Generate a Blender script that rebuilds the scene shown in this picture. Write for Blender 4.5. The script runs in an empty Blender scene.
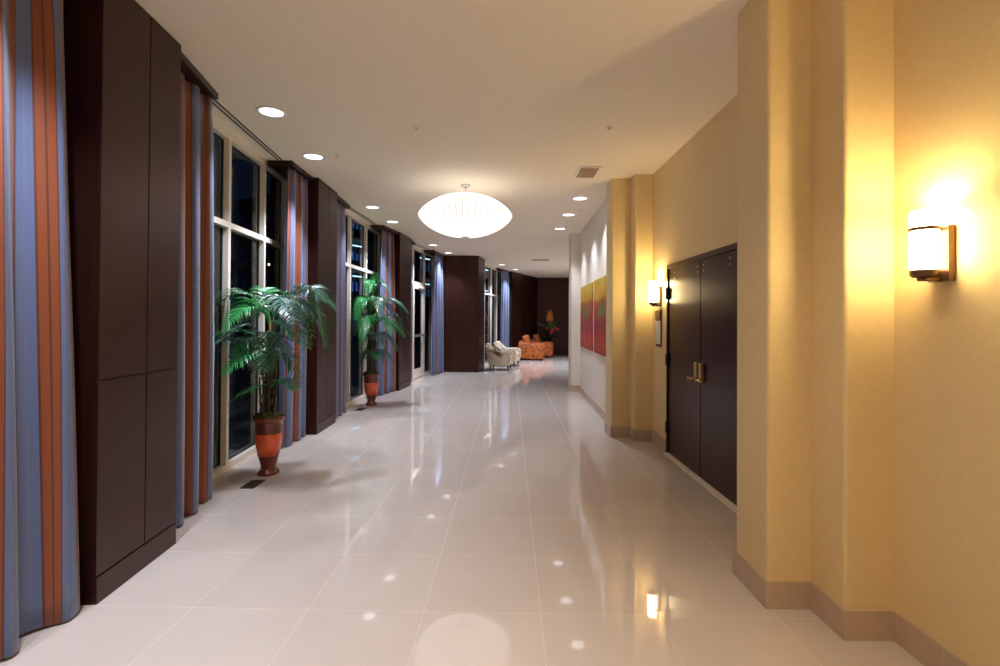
import bpy, bmesh, math, random
from mathutils import Vector, Matrix
random.seed(11)
D = bpy.data
SC = bpy.context.scene
COL = SC.collection
PI = math.pi
HC = 3.335                      # ceiling height

# ------------------------------------------------------------------ materials
def mat(name):
    m = D.materials.new(name); m.use_nodes = True
    nt = m.node_tree
    return m, nt, nt.nodes['Principled BSDF']
def N(nt, t, **kw):
    n = nt.nodes.new(t)
    for k, v in kw.items(): setattr(n, k, v)
    return n
def L(nt, a, b): nt.links.new(a, b)
def simple(name, col, rough=.5, metal=0, spec=.5, emit=None, es=0, coat=0):
    m, nt, b = mat(name)
    b.inputs['Base Color'].default_value = (*col, 1)
    b.inputs['Roughness'].default_value = rough
    b.inputs['Metallic'].default_value = metal
    b.inputs['Specular IOR Level'].default_value = spec
    b.inputs['Coat Weight'].default_value = coat
    b.inputs['Coat Roughness'].default_value = .08
    if emit:
        b.inputs['Emission Color'].default_value = (*emit, 1)
        b.inputs['Emission Strength'].default_value = es
    return m
def varied(name, c1, c2, scale=(4,4,4), rough=.5, spec=.5, bump=0, detail=4, coat=0, metal=0):
    m, nt, b = mat(name)
    tc = N(nt, 'ShaderNodeTexCoord'); mp = N(nt, 'ShaderNodeMapping'); mp.inputs['Scale'].default_value = scale
    nz = N(nt, 'ShaderNodeTexNoise'); nz.inputs['Scale'].default_value = 1; nz.inputs['Detail'].default_value = detail
    L(nt, tc.outputs['Object'], mp.inputs[0]); L(nt, mp.outputs[0], nz.inputs['Vector'])
    r = N(nt, 'ShaderNodeValToRGB')
    r.color_ramp.elements[0].position = .35; r.color_ramp.elements[1].position = .65
    r.color_ramp.elements[0].color = (*c1, 1); r.color_ramp.elements[1].color = (*c2, 1)
    L(nt, nz.outputs['Fac'], r.inputs[0]); L(nt, r.outputs[0], b.inputs['Base Color'])
    b.inputs['Roughness'].default_value = rough; b.inputs['Specular IOR Level'].default_value = spec
    b.inputs['Coat Weight'].default_value = coat; b.inputs['Coat Roughness'].default_value = .1
    b.inputs['Metallic'].default_value = metal
    if bump:
        bp = N(nt, 'ShaderNodeBump'); bp.inputs['Strength'].default_value = bump; bp.inputs['Distance'].default_value = .004
        L(nt, nz.outputs['Fac'], bp.inputs['Height']); L(nt, bp.outputs[0], b.inputs['Normal'])
    return m

M = {}
SCON = 25
M['paint'] = varied('warm cream paint', (.75, .585, .315), (.77, .61, .335), (30, 30, 30), .55, .3, .05)
M['paint_pale'] = varied('pale ivory paint', (.76, .70, .61), (.79, .73, .64), (30, 30, 30), .6, .3, .05)
M['ceiling'] = varied('ceiling paint', (.87, .785, .645), (.89, .805, .665), (20, 20, 20), .8, .2)
M['wood'] = varied('espresso wood', (.013, .0032, .0026), (.023, .0058, .0047), (60, 60, 1.6), .36, .62, .03, 5)
M['wood'].node_tree.nodes['Principled BSDF'].inputs['Specular Tint'].default_value = (1, .62, .54, 1)
M['wood_gap'] = simple('black shadow gap', (.004, .003, .003), .8)
M['door_wood'] = varied('dark door wood', (.018, .0045, .004), (.028, .007, .0065), (50, 50, 1.4), .30, .45, .03, 5)
M['door_wood'].node_tree.nodes['Principled BSDF'].inputs['Specular Tint'].default_value = (1, .58, .52, 1)
M['alu'] = varied('cream painted aluminium', (.82, .76, .68), (.84, .78, .70), (8, 8, 8), .35, .5)
M['black'] = simple('black plastic', (.012, .012, .012), .4)
M['gasket'] = simple('black gasket', (.012, .012, .014), .5)
M['brass'] = varied('satin brass', (.55, .38, .19), (.62, .44, .23), (60, 60, 60), .28, .5, 0, 3, 0, .9)
M['bronze'] = varied('dark bronze', (.13, .065, .03), (.17, .085, .04), (40, 40, 40), .35, .5, 0, 3, 0, .6)
M['steel'] = simple('brushed steel', (.6, .58, .55), .3, .9)
M['white'] = simple('white enamel', (.8, .78, .74), .4)
M['lens_on'] = simple('lit cool lens', (.9, .9, .9), .4, emit=(.97, .97, 1), es=1.3)
M['shade_on'] = simple('lit opal glass', (.9, .85, .75), .3, emit=(1, .77, .37), es=SCON)
M['stone_tile'] = None

def base_tile():
    m, nt, b = mat('tan base tile')
    uv = N(nt, 'ShaderNodeUVMap')
    sx = N(nt, 'ShaderNodeSeparateXYZ'); L(nt, uv.outputs[0], sx.inputs[0])
    dv = N(nt, 'ShaderNodeMath', operation='DIVIDE'); dv.inputs[1].default_value = .6; L(nt, sx.outputs[0], dv.inputs[0])
    fr = N(nt, 'ShaderNodeMath', operation='FRACT'); L(nt, dv.outputs[0], fr.inputs[0])
    lt = N(nt, 'ShaderNodeMath', operation='LESS_THAN'); lt.inputs[1].default_value = .006; L(nt, fr.outputs[0], lt.inputs[0])
    tc = N(nt, 'ShaderNodeTexCoord'); nz = N(nt, 'ShaderNodeTexNoise'); nz.inputs['Scale'].default_value = 9
    L(nt, tc.outputs['Object'], nz.inputs['Vector'])
    mx = N(nt, 'ShaderNodeMixRGB'); mx.inputs[1].default_value = (.50, .38, .285, 1); mx.inputs[2].default_value = (.56, .43, .33, 1)
    L(nt, nz.outputs['Fac'], mx.inputs[0])
    m2 = N(nt, 'ShaderNodeMixRGB'); m2.inputs[2].default_value = (.62, .50, .40, 1)
    L(nt, lt.outputs[0], m2.inputs[0]); L(nt, mx.outputs[0], m2.inputs[1]); L(nt, m2.outputs[0], b.inputs['Base Color'])
    b.inputs['Roughness'].default_value = .3
    return m
M['base'] = base_tile()

def floor_mat():
    m, nt, b = mat('polished cream tile')
    tc = N(nt, 'ShaderNodeTexCoord')
    mp = N(nt, 'ShaderNodeMapping', vector_type='TEXTURE')
    mp.inputs['Rotation'].default_value = (0, 0, -.02)
    mp.inputs['Location'].default_value = (-.37, 3.15, 0)
    L(nt, tc.outputs['Object'], mp.inputs[0])
    br = N(nt, 'ShaderNodeTexBrick', offset=0.0, squash=1.0)
    br.inputs['Scale'].default_value = 1; br.inputs['Brick Width'].default_value = .6; br.inputs['Row Height'].default_value = .6
    br.inputs['Mortar Size'].default_value = .002; br.inputs['Mortar Smooth'].default_value = .2; br.inputs['Bias'].default_value = 0
    br.inputs['Color1'].default_value = (.60, .535, .495, 1); br.inputs['Color2'].default_value = (.62, .555, .515, 1)
    br.inputs['Mortar'].default_value = (.632, .567, .527, 1)
    L(nt, mp.outputs[0], br.inputs['Vector'])
    nz = N(nt, 'ShaderNodeTexNoise'); nz.inputs['Scale'].default_value = 3.2; nz.inputs['Detail'].default_value = 6
    L(nt, tc.outputs['Object'], nz.inputs['Vector'])
    mx = N(nt, 'ShaderNodeMixRGB', blend_type='MULTIPLY'); mx.inputs[0].default_value = .10
    L(nt, br.outputs['Color'], mx.inputs[1]); L(nt, nz.outputs['Fac'], mx.inputs[2]); L(nt, mx.outputs[0], b.inputs['Base Color'])
    rr = N(nt, 'ShaderNodeMath', operation='MULTIPLY_ADD'); rr.inputs[1].default_value = .35; rr.inputs[2].default_value = .035
    L(nt, br.outputs['Fac'], rr.inputs[0]); L(nt, rr.outputs[0], b.inputs['Roughness'])
    b.inputs['Specular IOR Level'].default_value = .75
    return m
M['floor'] = floor_mat()

def curtain_mat():
    m, nt, b = mat('striped drapery')
    uv = N(nt, 'ShaderNodeUVMap')
    sx = N(nt, 'ShaderNodeSeparateXYZ'); L(nt, uv.outputs[0], sx.inputs[0])
    dv = N(nt, 'ShaderNodeMath', operation='DIVIDE'); dv.inputs[1].default_value = .20; L(nt, sx.outputs[0], dv.inputs[0])
    fr = N(nt, 'ShaderNodeMath', operation='FRACT'); L(nt, dv.outputs[0], fr.inputs[0])
    r = N(nt, 'ShaderNodeValToRGB'); cr = r.color_ramp; cr.interpolation = 'CONSTANT'
    blue = (.11, .155, .31); blue2 = (.15, .17, .24); rust = (.25, .062, .019); dk = (.12, .030, .014)
    st = [(0, blue), (.12, blue2), (.18, blue), (.34, blue2), (.38, blue), (.54, dk), (.58, rust), (.72, dk), (.76, rust), (.95, dk)]
    cr.elements[0].position = 0; cr.elements[0].color = (*st[0][1], 1)
    cr.elements[1].position = st[1][0]; cr.elements[1].color = (*st[1][1], 1)
    for p, c in st[2:]:
        e = cr.elements.new(p); e.color = (*c, 1)
    L(nt, fr.outputs[0], r.inputs[0])
    # fine woven thread lines along the drop
    ml = N(nt, 'ShaderNodeMath', operation='MULTIPLY'); ml.inputs[1].default_value = 900; L(nt, sx.outputs[0], ml.inputs[0])
    sn = N(nt, 'ShaderNodeMath', operation='SINE'); L(nt, ml.outputs[0], sn.inputs[0])
    s2 = N(nt, 'ShaderNodeMath', operation='MULTIPLY_ADD'); s2.inputs[1].default_value = .10; s2.inputs[2].default_value = .92; L(nt, sn.outputs[0], s2.inputs[0])
    mx = N(nt, 'ShaderNodeVectorMath', operation='SCALE'); L(nt, r.outputs[0], mx.inputs[0]); L(nt, s2.outputs[0], mx.inputs['Scale'])
    L(nt, mx.outputs[0], b.inputs['Base Color'])
    b.inputs['Roughness'].default_value = .5; b.inputs['Sheen Weight'].default_value = .3; b.inputs['Sheen Roughness'].default_value = .4
    b.inputs['Specular IOR Level'].default_value = .45
    return m
M['curtain'] = curtain_mat()

def glass_mat():
    m = D.materials.new('window glass'); m.use_nodes = True; nt = m.node_tree
    nt.nodes.remove(nt.nodes['Principled BSDF'])
    out = nt.nodes['Material Output']
    t = N(nt, 'ShaderNodeBsdfTransparent'); t.inputs[0].default_value = (.86, .90, .92, 1)
    g = N(nt, 'ShaderNodeBsdfGlossy'); g.inputs['Roughness'].default_value = .01
    f = N(nt, 'ShaderNodeFresnel'); ge = N(nt, 'ShaderNodeNewGeometry')
    io = N(nt, 'ShaderNodeMath', operation='MULTIPLY_ADD'); io.inputs[1].default_value = 1/1.5 - 1.5; io.inputs[2].default_value = 1.5   # same sheen from both faces of the pane
    L(nt, ge.outputs['Backfacing'], io.inputs[0]); L(nt, io.outputs[0], f.inputs['IOR'])
    mx = N(nt, 'ShaderNodeMixShader')
    L(nt, f.outputs[0], mx.inputs[0]); L(nt, t.outputs[0], mx.inputs[1]); L(nt, g.outputs[0], mx.inputs[2]); L(nt, mx.outputs[0], out.inputs[0])
    return m
M['glass'] = glass_mat()

def pendant_mat():
    m, nt, b = mat('lit ribbed vinyl shade')
    b.inputs['Base Color'].default_value = (.3, .28, .26, 1)
    uv = N(nt, 'ShaderNodeUVMap'); sx = N(nt, 'ShaderNodeSeparateXYZ'); L(nt, uv.outputs[0], sx.inputs[0])
    ml = N(nt, 'ShaderNodeMath', operation='MULTIPLY'); ml.inputs[1].default_value = 48; L(nt, sx.outputs[0], ml.inputs[0])
    fr = N(nt, 'ShaderNodeMath', operation='FRACT'); L(nt, ml.outputs[0], fr.inputs[0])
    lt = N(nt, 'ShaderNodeMath', operation='LESS_THAN'); lt.inputs[1].default_value = .16; L(nt, fr.outputs[0], lt.inputs[0])
    ad = N(nt, 'ShaderNodeMath', operation='MULTIPLY_ADD'); ad.inputs[1].default_value = -.44; ad.inputs[2].default_value = .76
    L(nt, lt.outputs[0], ad.inputs[0])
    b.inputs['Emission Color'].default_value = (1, .92, .85, 1)
    L(nt, ad.outputs[0], b.inputs['Emission Strength'])
    b.inputs['Roughness'].default_value = .4
    return m
M['pendant'] = pendant_mat()

def art_mat(seed):
    m, nt, b = mat('abstract canvas')
    uv = N(nt, 'ShaderNodeUVMap'); sx = N(nt, 'ShaderNodeSeparateXYZ'); L(nt, uv.outputs[0], sx.inputs[0])
    mp = N(nt, 'ShaderNodeMapping'); mp.inputs['Scale'].default_value = (6, 1.6, 1); mp.inputs['Location'].default_value = (seed, seed*1.7, 0)
    L(nt, uv.outputs[0], mp.inputs[0])
    nz = N(nt, 'ShaderNodeTexNoise'); nz.inputs['Scale'].default_value = 1.4; nz.inputs['Detail'].default_value = 6; L(nt, mp.outputs[0], nz.inputs['Vector'])
    nn = N(nt, 'ShaderNodeMath', operation='MULTIPLY_ADD'); nn.inputs[1].default_value = .30; nn.inputs[2].default_value = -.15; L(nt, nz.outputs['Fac'], nn.inputs[0])
    ad = N(nt, 'ShaderNodeMath', operation='ADD'); L(nt, sx.outputs[1], ad.inputs[0]); L(nt, nn.outputs[0], ad.inputs[1])
    r = N(nt, 'ShaderNodeValToRGB'); cr = r.color_ramp
    st = [(0, (.36, .025, .012)), (.14, (.52, .06, .012)), (.24, (.45, .03, .02)), (.36, (.28, .03, .05)), (.48, (.40, .03, .015)), (.60, (.35, .06, .01)), (.70, (.45, .07, .01)), (.76, (.66, .36, .02)), (1, (.72, .46, .04))]
    cr.elements[0].color = (*st[0][1], 1); cr.elements[1].position = 1; cr.elements[1].color = (*st[-1][1], 1)
    for p, c in st[1:-1]:
        e = cr.elements.new(p); e.color = (*c, 1)
    L(nt, ad.outputs[0], r.inputs[0])
    # a soft green patch with its own place on the canvas
    vm = N(nt, 'ShaderNodeMapping'); vm.inputs['Location'].default_value = (-.52, -.57, 0); L(nt, uv.outputs[0], vm.inputs[0])
    vs = N(nt, 'ShaderNodeMapping'); vs.inputs['Scale'].default_value = (2.6, 6.0, 0); L(nt, vm.outputs[0], vs.inputs[0])
    ln = N(nt, 'ShaderNodeVectorMath', operation='LENGTH'); L(nt, vs.outputs[0], ln.inputs[0])
    a2 = N(nt, 'ShaderNodeMath', operation='MULTIPLY_ADD'); a2.inputs[1].default_value = 2.2; a2.inputs[2].default_value = -1.1; L(nt, nz.outputs['Fac'], a2.inputs[0])
    su = N(nt, 'ShaderNodeMath', operation='ADD'); L(nt, ln.outputs['Value'], su.inputs[0]); L(nt, a2.outputs[0], su.inputs[1])
    rp = N(nt, 'ShaderNodeMapRange'); rp.inputs['From Min'].default_value = .9; rp.inputs['From Max'].default_value = .2; L(nt, su.outputs[0], rp.inputs['Value'])
    mx = N(nt, 'ShaderNodeMixRGB'); mx.inputs[2].default_value = (.12, .22, .03, 1); L(nt, rp.outputs[0], mx.inputs[0]); L(nt, r.outputs[0], mx.inputs[1])
    m3 = N(nt, 'ShaderNodeMapping'); m3.inputs['Scale'].default_value = (22, 2.2, 1); m3.inputs['Location'].default_value = (seed*3, seed, 0); L(nt, uv.outputs[0], m3.inputs[0])
    n3 = N(nt, 'ShaderNodeTexNoise'); n3.inputs['Scale'].default_value = 1; n3.inputs['Detail'].default_value = 3; L(nt, m3.outputs[0], n3.inputs['Vector'])
    r3 = N(nt, 'ShaderNodeMapRange'); r3.inputs['From Min'].default_value = .3; r3.inputs['From Max'].default_value = .7; r3.inputs['To Min'].default_value = .45; r3.inputs['To Max'].default_value = 1.3; L(nt, n3.outputs['Fac'], r3.inputs['Value'])
    sc3_ = N(nt, 'ShaderNodeVectorMath', operation='SCALE'); L(nt, mx.outputs[0], sc3_.inputs[0]); L(nt, r3.outputs[0], sc3_.inputs['Scale'])
    L(nt, sc3_.outputs[0], b.inputs['Base Color']); b.inputs['Roughness'].default_value = .5
    return m

def chair_print():
    m, nt, b = mat('orange patterned upholstery')
    tc = N(nt, 'ShaderNodeTexCoord'); v = N(nt, 'ShaderNodeTexVoronoi'); v.inputs['Scale'].default_value = 9
    L(nt, tc.outputs['Object'], v.inputs['Vector'])
    r = N(nt, 'ShaderNodeValToRGB'); cr = r.color_ramp; cr.interpolation = 'CONSTANT'
    cr.elements[0].color = (.56, .16, .025, 1); cr.elements[1].position = .30; cr.elements[1].color = (.16, .035, .012, 1)
    e = cr.elements.new(.50); e.color = (.55, .14, .02, 1)
    L(nt, v.outputs['Distance'], r.inputs[0]); L(nt, r.outputs[0], b.inputs['Base Color']); b.inputs['Roughness'].default_value = .7
    return m
M['print'] = chair_print()
M['rust_cloth'] = varied('rust velvet', (.40, .10, .03), (.52, .15, .04), (12, 12, 12), .6)
M['cream_cloth'] = varied('cream woven upholstery', (.55, .47, .36), (.63, .55, .43), (30, 30, 30), .8, .3, .1)
M['leg_wood'] = simple('dark leg wood', (.03, .014, .01), .3)
M['pot'] = varied('glazed dark terracotta', (.12, .022, .010), (.17, .032, .014), (14, 14, 10), .25, .5, .05, 4, .4)
M['pot_band'] = varied('orange red glaze', (.70, .09, .02), (.80, .13, .03), (14, 14, 8), .25, .5, 0, 4, .4)
M['moss'] = varied('dried moss', (.03, .05, .012), (.10, .10, .03), (60, 60, 60), .9, .2, .4)
M['cane'] = varied('dark cane', (.035, .022, .012), (.075, .05, .022), (10, 10, 60), .5, .4)
M['shaft'] = varied('crown shaft', (.30, .16, .05), (.16, .17, .05), (10, 10, 8), .45, .4)
def leaf(name, c):
    m, nt, b = mat(name)
    b.inputs['Base Color'].default_value = (*c, 1); b.inputs['Roughness'].default_value = .33
    b.inputs['Specular IOR Level'].default_value = .6
    return m
M['leaf_a'] = leaf('deep green leaf', (.015, .11, .035))
M['leaf_b'] = leaf('mid green leaf', (.02, .20, .05))
M['leaf_c'] = leaf('bright green leaf', (.03, .32, .08))
M['leaf_d'] = leaf('blue green leaf', (.05, .15, .12))

# ------------------------------------------------------------------ mesh helpers
def new_obj(name, bm, material, parent=None, smooth=False, loc=None, rotz=0):
    me = D.meshes.new(name)
    bmesh.ops.recalc_face_normals(bm, faces=bm.faces[:])
    bm.to_mesh(me); bm.free()
    for mm in (material if isinstance(material, (list, tuple)) else [material]): me.materials.append(mm)
    if smooth:
        for p in me.polygons: p.use_smooth = True
    o = D.objects.new(name, me); COL.objects.link(o)
    if parent: o.parent = parent
    if loc is not None: o.location = loc
    o.rotation_euler.z = rotz
    return o
def empty(name, loc=(0, 0, 0), rotz=0):
    o = D.objects.new(name, None); COL.objects.link(o); o.location = loc; o.rotation_euler = (0, 0, rotz); o.empty_display_size = .1
    return o
def tag(o, label, cat=None, group=None, kind=None):
    o['label'] = label
    if cat: o['category'] = cat
    if group: o['group'] = group
    if kind: o['kind'] = kind
    return o
def bevel(bm, w, seg=2, edges=None):
    es = edges if edges is not None else bm.edges[:]
    if w > 0 and es: bmesh.ops.bevel(bm, geom=es, offset=w, segments=seg, affect='EDGES', profile=.5, clamp_overlap=True)
def add_box(bm, x0, x1, y0, y1, z0, z1, mi=0):
    v = [bm.verts.new(p) for p in ((x0,y0,z0),(x1,y0,z0),(x1,y1,z0),(x0,y1,z0),(x0,y0,z1),(x1,y0,z1),(x1,y1,z1),(x0,y1,z1))]
    fs = [(0,3,2,1),(4,5,6,7),(0,1,5,4),(1,2,6,5),(2,3,7,6),(3,0,4,7)]
    for f in fs: bm.faces.new([v[i] for i in f]).material_index = mi
def box_bm(x0, x1, y0, y1, z0, z1, bv=0, seg=2):
    bm = bmesh.new(); add_box(bm, x0, x1, y0, y1, z0, z1)
    if bv: bevel(bm, bv, seg)
    return bm
def add_prism(bm, pts, z0, z1, mi=0):
    lo = [bm.verts.new((p[0], p[1], z0)) for p in pts]; hi = [bm.verts.new((p[0], p[1], z1)) for p in pts]
    n = len(pts); fs = []
    fs.append(bm.faces.new(lo[::-1])); fs.append(bm.faces.new(hi)); side = []
    for i in range(n): side.append(bm.faces.new((lo[i], lo[(i+1) % n], hi[(i+1) % n], hi[i])))
    for f in fs + side: f.material_index = mi
    return [(lo[i], hi[i]) for i in range(n)]
def prism_bm(pts, z0, z1, bv=0, seg=2):
    bm = bmesh.new(); add_prism(bm, pts, z0, z1)
    if bv: bevel(bm, bv, seg)
    return bm
def add_lathe(bm, prof, n=32, c=(0, 0, 0), mi=0, uv=False):
    rings = []
    lay = bm.loops.layers.uv.verify() if uv else None
    for r, z in prof:
        rings.append([bm.verts.new((c[0] + r*math.cos(2*PI*i/n), c[1] + r*math.sin(2*PI*i/n), c[2] + z)) for i in range(n)])
    for k in range(len(rings) - 1):
        for i in range(n):
            f = bm.faces.new((rings[k][i], rings[k][(i+1) % n], rings[k+1][(i+1) % n], rings[k+1][i])); f.material_index = mi
            if uv:
                for l, (a, b) in zip(f.loops, ((i, k), (i+1, k), (i+1, k+1), (i, k+1))): l[lay].uv = (a/n, b/(len(rings)-1))
    if prof[0][0] > 1e-4: bm.faces.new(rings[0][::-1]).material_index = mi
    if prof[-1][0] > 1e-4: bm.faces.new(rings[-1]).material_index = mi
def lathe_bm(prof, n=32, c=(0, 0, 0), uv=False):
    bm = bmesh.new(); add_lathe(bm, prof, n, c, 0, uv); return bm
def add_tube(bm, pts, rad, n=8, mi=0):
    pts = [Vector(p) for p in pts]; rings = []
    for i, p in enumerate(pts):
        t = (pts[min(i+1, len(pts)-1)] - pts[max(i-1, 0)]).normalized()
        ref = Vector((0, 0, 1)) if abs(t.z) < .9 else Vector((1, 0, 0))
        a = t.cross(ref).normalized(); b = t.cross(a).normalized()
        r = rad[i] if isinstance(rad, (list, tuple)) else rad
        rings.append([bm.verts.new(p + r*(math.cos(2*PI*k/n)*a + math.sin(2*PI*k/n)*b)) for k in range(n)])
    for i in range(len(rings)-1):
        for k in range(n):
            bm.faces.new((rings[i][k], rings[i][(k+1) % n], rings[i+1][(k+1) % n], rings[i+1][k])).material_index = mi
    bm.faces.new(rings[0][::-1]); bm.faces.new(rings[-1])
def tube_bm(pts, rad, n=8):
    bm = bmesh.new(); add_tube(bm, pts, rad, n); return bm
def V2(a): return Vector((a[0], a[1]))
def frame2(a, b):
    d = (V2(b) - V2(a)); ln = d.length; d.normalize()
    return d, Vector((d.y, -d.x)), ln          # direction, right-hand normal (to +X when going +Y), length
def seg_quad(a, b, o0, o1):
    """footprint of a strip along a-b between offsets o0 and o1 (towards the hall is positive on the left wall)"""
    d, n, ln = frame2(a, b); a = V2(a); b = V2(b)
    return [a + n*o0, b + n*o0, b + n*o1, a + n*o1]
def on(a, b, t):
    return V2(a)*(1-t) + V2(b)*t
def aty(a, b, y):
    return on(a, b, (y - a[1])/(b[1] - a[1]))
def copy_thing(root):
    r = root.copy(); COL.objects.link(r)
    for ch in list(root.children):
        c = ch.copy(); COL.objects.link(c); c.parent = r
        for g in list(ch.children):
            d = g.copy(); COL.objects.link(d); d.parent = c
    return r

# ------------------------------------------------------------------ the shell
W = {1: ((-2.60, 3.32), (-2.79, 6.38)), 2: ((-2.64, 7.20), (-2.54, 10.34)), 3: ((-2.30, 11.22), (-1.92, 14.06)),
     4: ((-.74, 15.22), (.06, 18.42)), 5: ((-2.50, -.40), (-2.56, 2.56))}
c1 = [(-2.10, 2.59), (-2.15, 3.30)]; c2 = [(-2.365, 6.40), (-2.375, 7.17)]; c3 = [(-2.11, 10.37), (-2.02, 11.20)]
c4 = [(-.62, 14.10), (-.47, 15.08)]
outer = [(-2.75, -3.2), (-2.70, 3.3), (-2.95, 6.8), (-2.74, 10.4), (-2.45, 11.3), (-2.06, 14.2), (-1.62, 15.2), (-.90, 15.25), (-.04, 18.5), (.5, 18.9), (1.6, 21.6), (4.8, 21.6), (4.8, 10.2), (2.2, 10.2), (2.2, -3.2)]
fl = new_obj('floor', prism_bm(outer, -.12, 0), M['floor']); tag(fl, 'polished cream tile floor running the length of the hall', 'floor', kind='structure')
cl = new_obj('ceiling', prism_bm(outer, HC, HC + .15), M['ceiling']); tag(cl, 'smooth pale cream ceiling over the hall', 'ceiling', kind='structure')

PX = 1.905; PN = 1.875
DY0, DY1, DZ = 3.77, 5.635, 2.135
# right-hand wall in solid pieces, rounded at its vertical corners
def wall_piece(pts, z0, z1, bv):
    bm = bmesh.new(); pairs = add_prism(bm, pts, z0, z1)
    if bv:
        es = [e for e in bm.edges if abs((e.verts[0].co - e.verts[1].co).z) > 1 and max(v.co.x for v in e.verts) < 1.85
              and not any(abs(e.verts[0].co.x - cx_) < 1e-4 and abs(e.verts[0].co.y - cy_) < 1e-4 for cx_, cy_ in ((1.64, 2.60), (1.64, 2.95), (1.685, 6.37), (1.56, 6.72), (1.685, 10.40)))]
        bevel(bm, bv, 3, es)
    return bm
def wall(name, pts, label, m=None, bv=.018, z0=0, z1=HC):
    o = new_obj(name, wall_piece(pts, z0, z1, bv), m or M['paint'])
    return tag(o, label, 'wall', kind='structure')
near_prof = [(PN, -3.0), (PN, 2.35), (1.64, 2.35), (1.64, 2.60), (1.41, 2.60), (1.41, 2.95), (1.64, 2.95), (1.64, 3.20), (PX, 3.20), (PX, DY0)]
far_prof = [(PX, DY1), (PX, 6.17), (1.685, 6.17), (1.685, 6.37), (1.44, 6.37), (1.44, 6.72), (1.56, 6.72)]
art_prof = [(1.56, 6.72), (1.685, 10.40), (1.50, 10.40), (1.50, 10.80), (4.7, 10.80)]
wall('wall_right_near', near_prof + [(2.2, DY0), (2.2, -3.0)], 'cream wall with stepped pilaster beside the dark double doors')
wall('wall_right_far', far_prof + [(2.2, 6.72), (2.2, DY1)], 'cream stepped pilaster between the double doors and the paintings')
o = new_obj('wall_right_header', box_bm(PX, 2.2, DY0, DY1, DZ, HC), M['paint']); tag(o, 'cream wall above the dark double doors', 'wall', kind='structure')
wall('wall_right_gallery', art_prof + [(4.7, 10.95), (2.2, 10.95), (2.2, 6.72)], 'pale wall that carries the two red paintings', M['paint_pale'])
o = new_obj('wall_behind', box_bm(-2.9, 2.2, -3.15, -3.0, 0, HC), M['paint']); tag(o, 'cream end wall behind the viewpoint', 'wall', kind='structure')
o = new_obj('wall_left_behind', box_bm(-2.75, -2.2, -3.0, -.44, 0, HC), M['wood']); tag(o, 'dark wood wall behind the viewpoint', 'wall', kind='structure')
# far lobby walls in dark wood, with panel joints
def panel_wall(name, a, b, label, n=2, th=.15):
    d, nn, ln = frame2(a, b)
    o = new_obj(name, prism_bm(seg_quad(a, b, -th, 0), 0, HC), M['wood_gap']); tag(o, label, 'wall', kind='structure')
    for r0, r1 in ((0.0, .12), (.13, 1.16), (1.17, 2.45), (2.46, HC)):
        for i in range(n):
            t0 = i/n + .004/ln; t1 = (i+1)/n - .004/ln
            new_obj('panel', prism_bm(seg_quad(on(a, b, t0), on(a, b, t1), 0.0, .018), r0, r1, .002, 1), M['wood'], o)
    return o
panel_wall('wall_far_left', (.42, 18.62), (1.60, 21.38), 'angled dark wood wall beside the far curtain', 3)
panel_wall('wall_back', (1.62, 21.40), (4.7, 21.40), 'dark wood back wall behind the orange armchairs', 3)
o = new_obj('wall_far_right', box_bm(4.6, 4.75, 10.9, 21.4, 0, HC), M['paint_pale']); tag(o, 'pale side wall of the far lobby', 'wall', kind='structure')

def baseboard(name, prof, label, h=.14, th=.012):
    pts = [V2(p) for p in prof]; n = len(pts); off = []
    for i in range(n):
        ns = []
        if i > 0: d = (pts[i]-pts[i-1]).normalized(); ns.append(Vector((-d.y, d.x)))
        if i < n-1: d = (pts[i+1]-pts[i]).normalized(); ns.append(Vector((-d.y, d.x)))
        m = sum(ns, Vector((0, 0)))
        if len(ns) == 2: m = m/(1 + ns[0].dot(ns[1]))
        off.append(pts[i] + m*th)
    bm = bmesh.new(); lay = bm.loops.layers.uv.verify(); s = .31
    for i in range(n-1):
        ln = (pts[i+1]-pts[i]).length
        v = [bm.verts.new((p.x, p.y, z)) for p in (off[i], off[i+1]) for z in (0, h)] + [bm.verts.new((p.x, p.y, z)) for p in (pts[i], pts[i+1]) for z in (0, h)]
        for idx, us in (((0, 2, 3, 1), (s, s+ln, s+ln, s)), ((1, 3, 7, 5), (s, s+ln, s+ln, s))):
            f = bm.faces.new([v[k] for k in idx])
            for l, u in zip(f.loops, us): l[lay].uv = (u, 0)
        s += ln
        if i in (0, n-2):
            k = (0, 1, 5, 4) if i == 0 else (2, 6, 7, 3); bm.faces.new([v[q] for q in k])
            if n == 2: bm.faces.new([v[q] for q in (2, 6, 7, 3)])
    bmesh.ops.remove_doubles(bm, verts=bm.verts[:], dist=1e-5)
    return tag(new_obj(name, bm, M['base']), label, 'baseboard', kind='structure')
baseboard('baseboard_right_near', near_prof[:-1] + [(PX, DY0 - .03)], 'tan tile baseboard wrapping the stepped pilaster beside the sconce wall')
baseboard('baseboard_right_far', [(PX, DY1 + .03)] + far_prof[1:-1] + [(1.44, 6.72)], 'tan tile baseboard wrapping the pilaster beyond the double doors')
baseboard('baseboard_right_gallery', art_prof, 'tan tile baseboard under the two red paintings')

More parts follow.
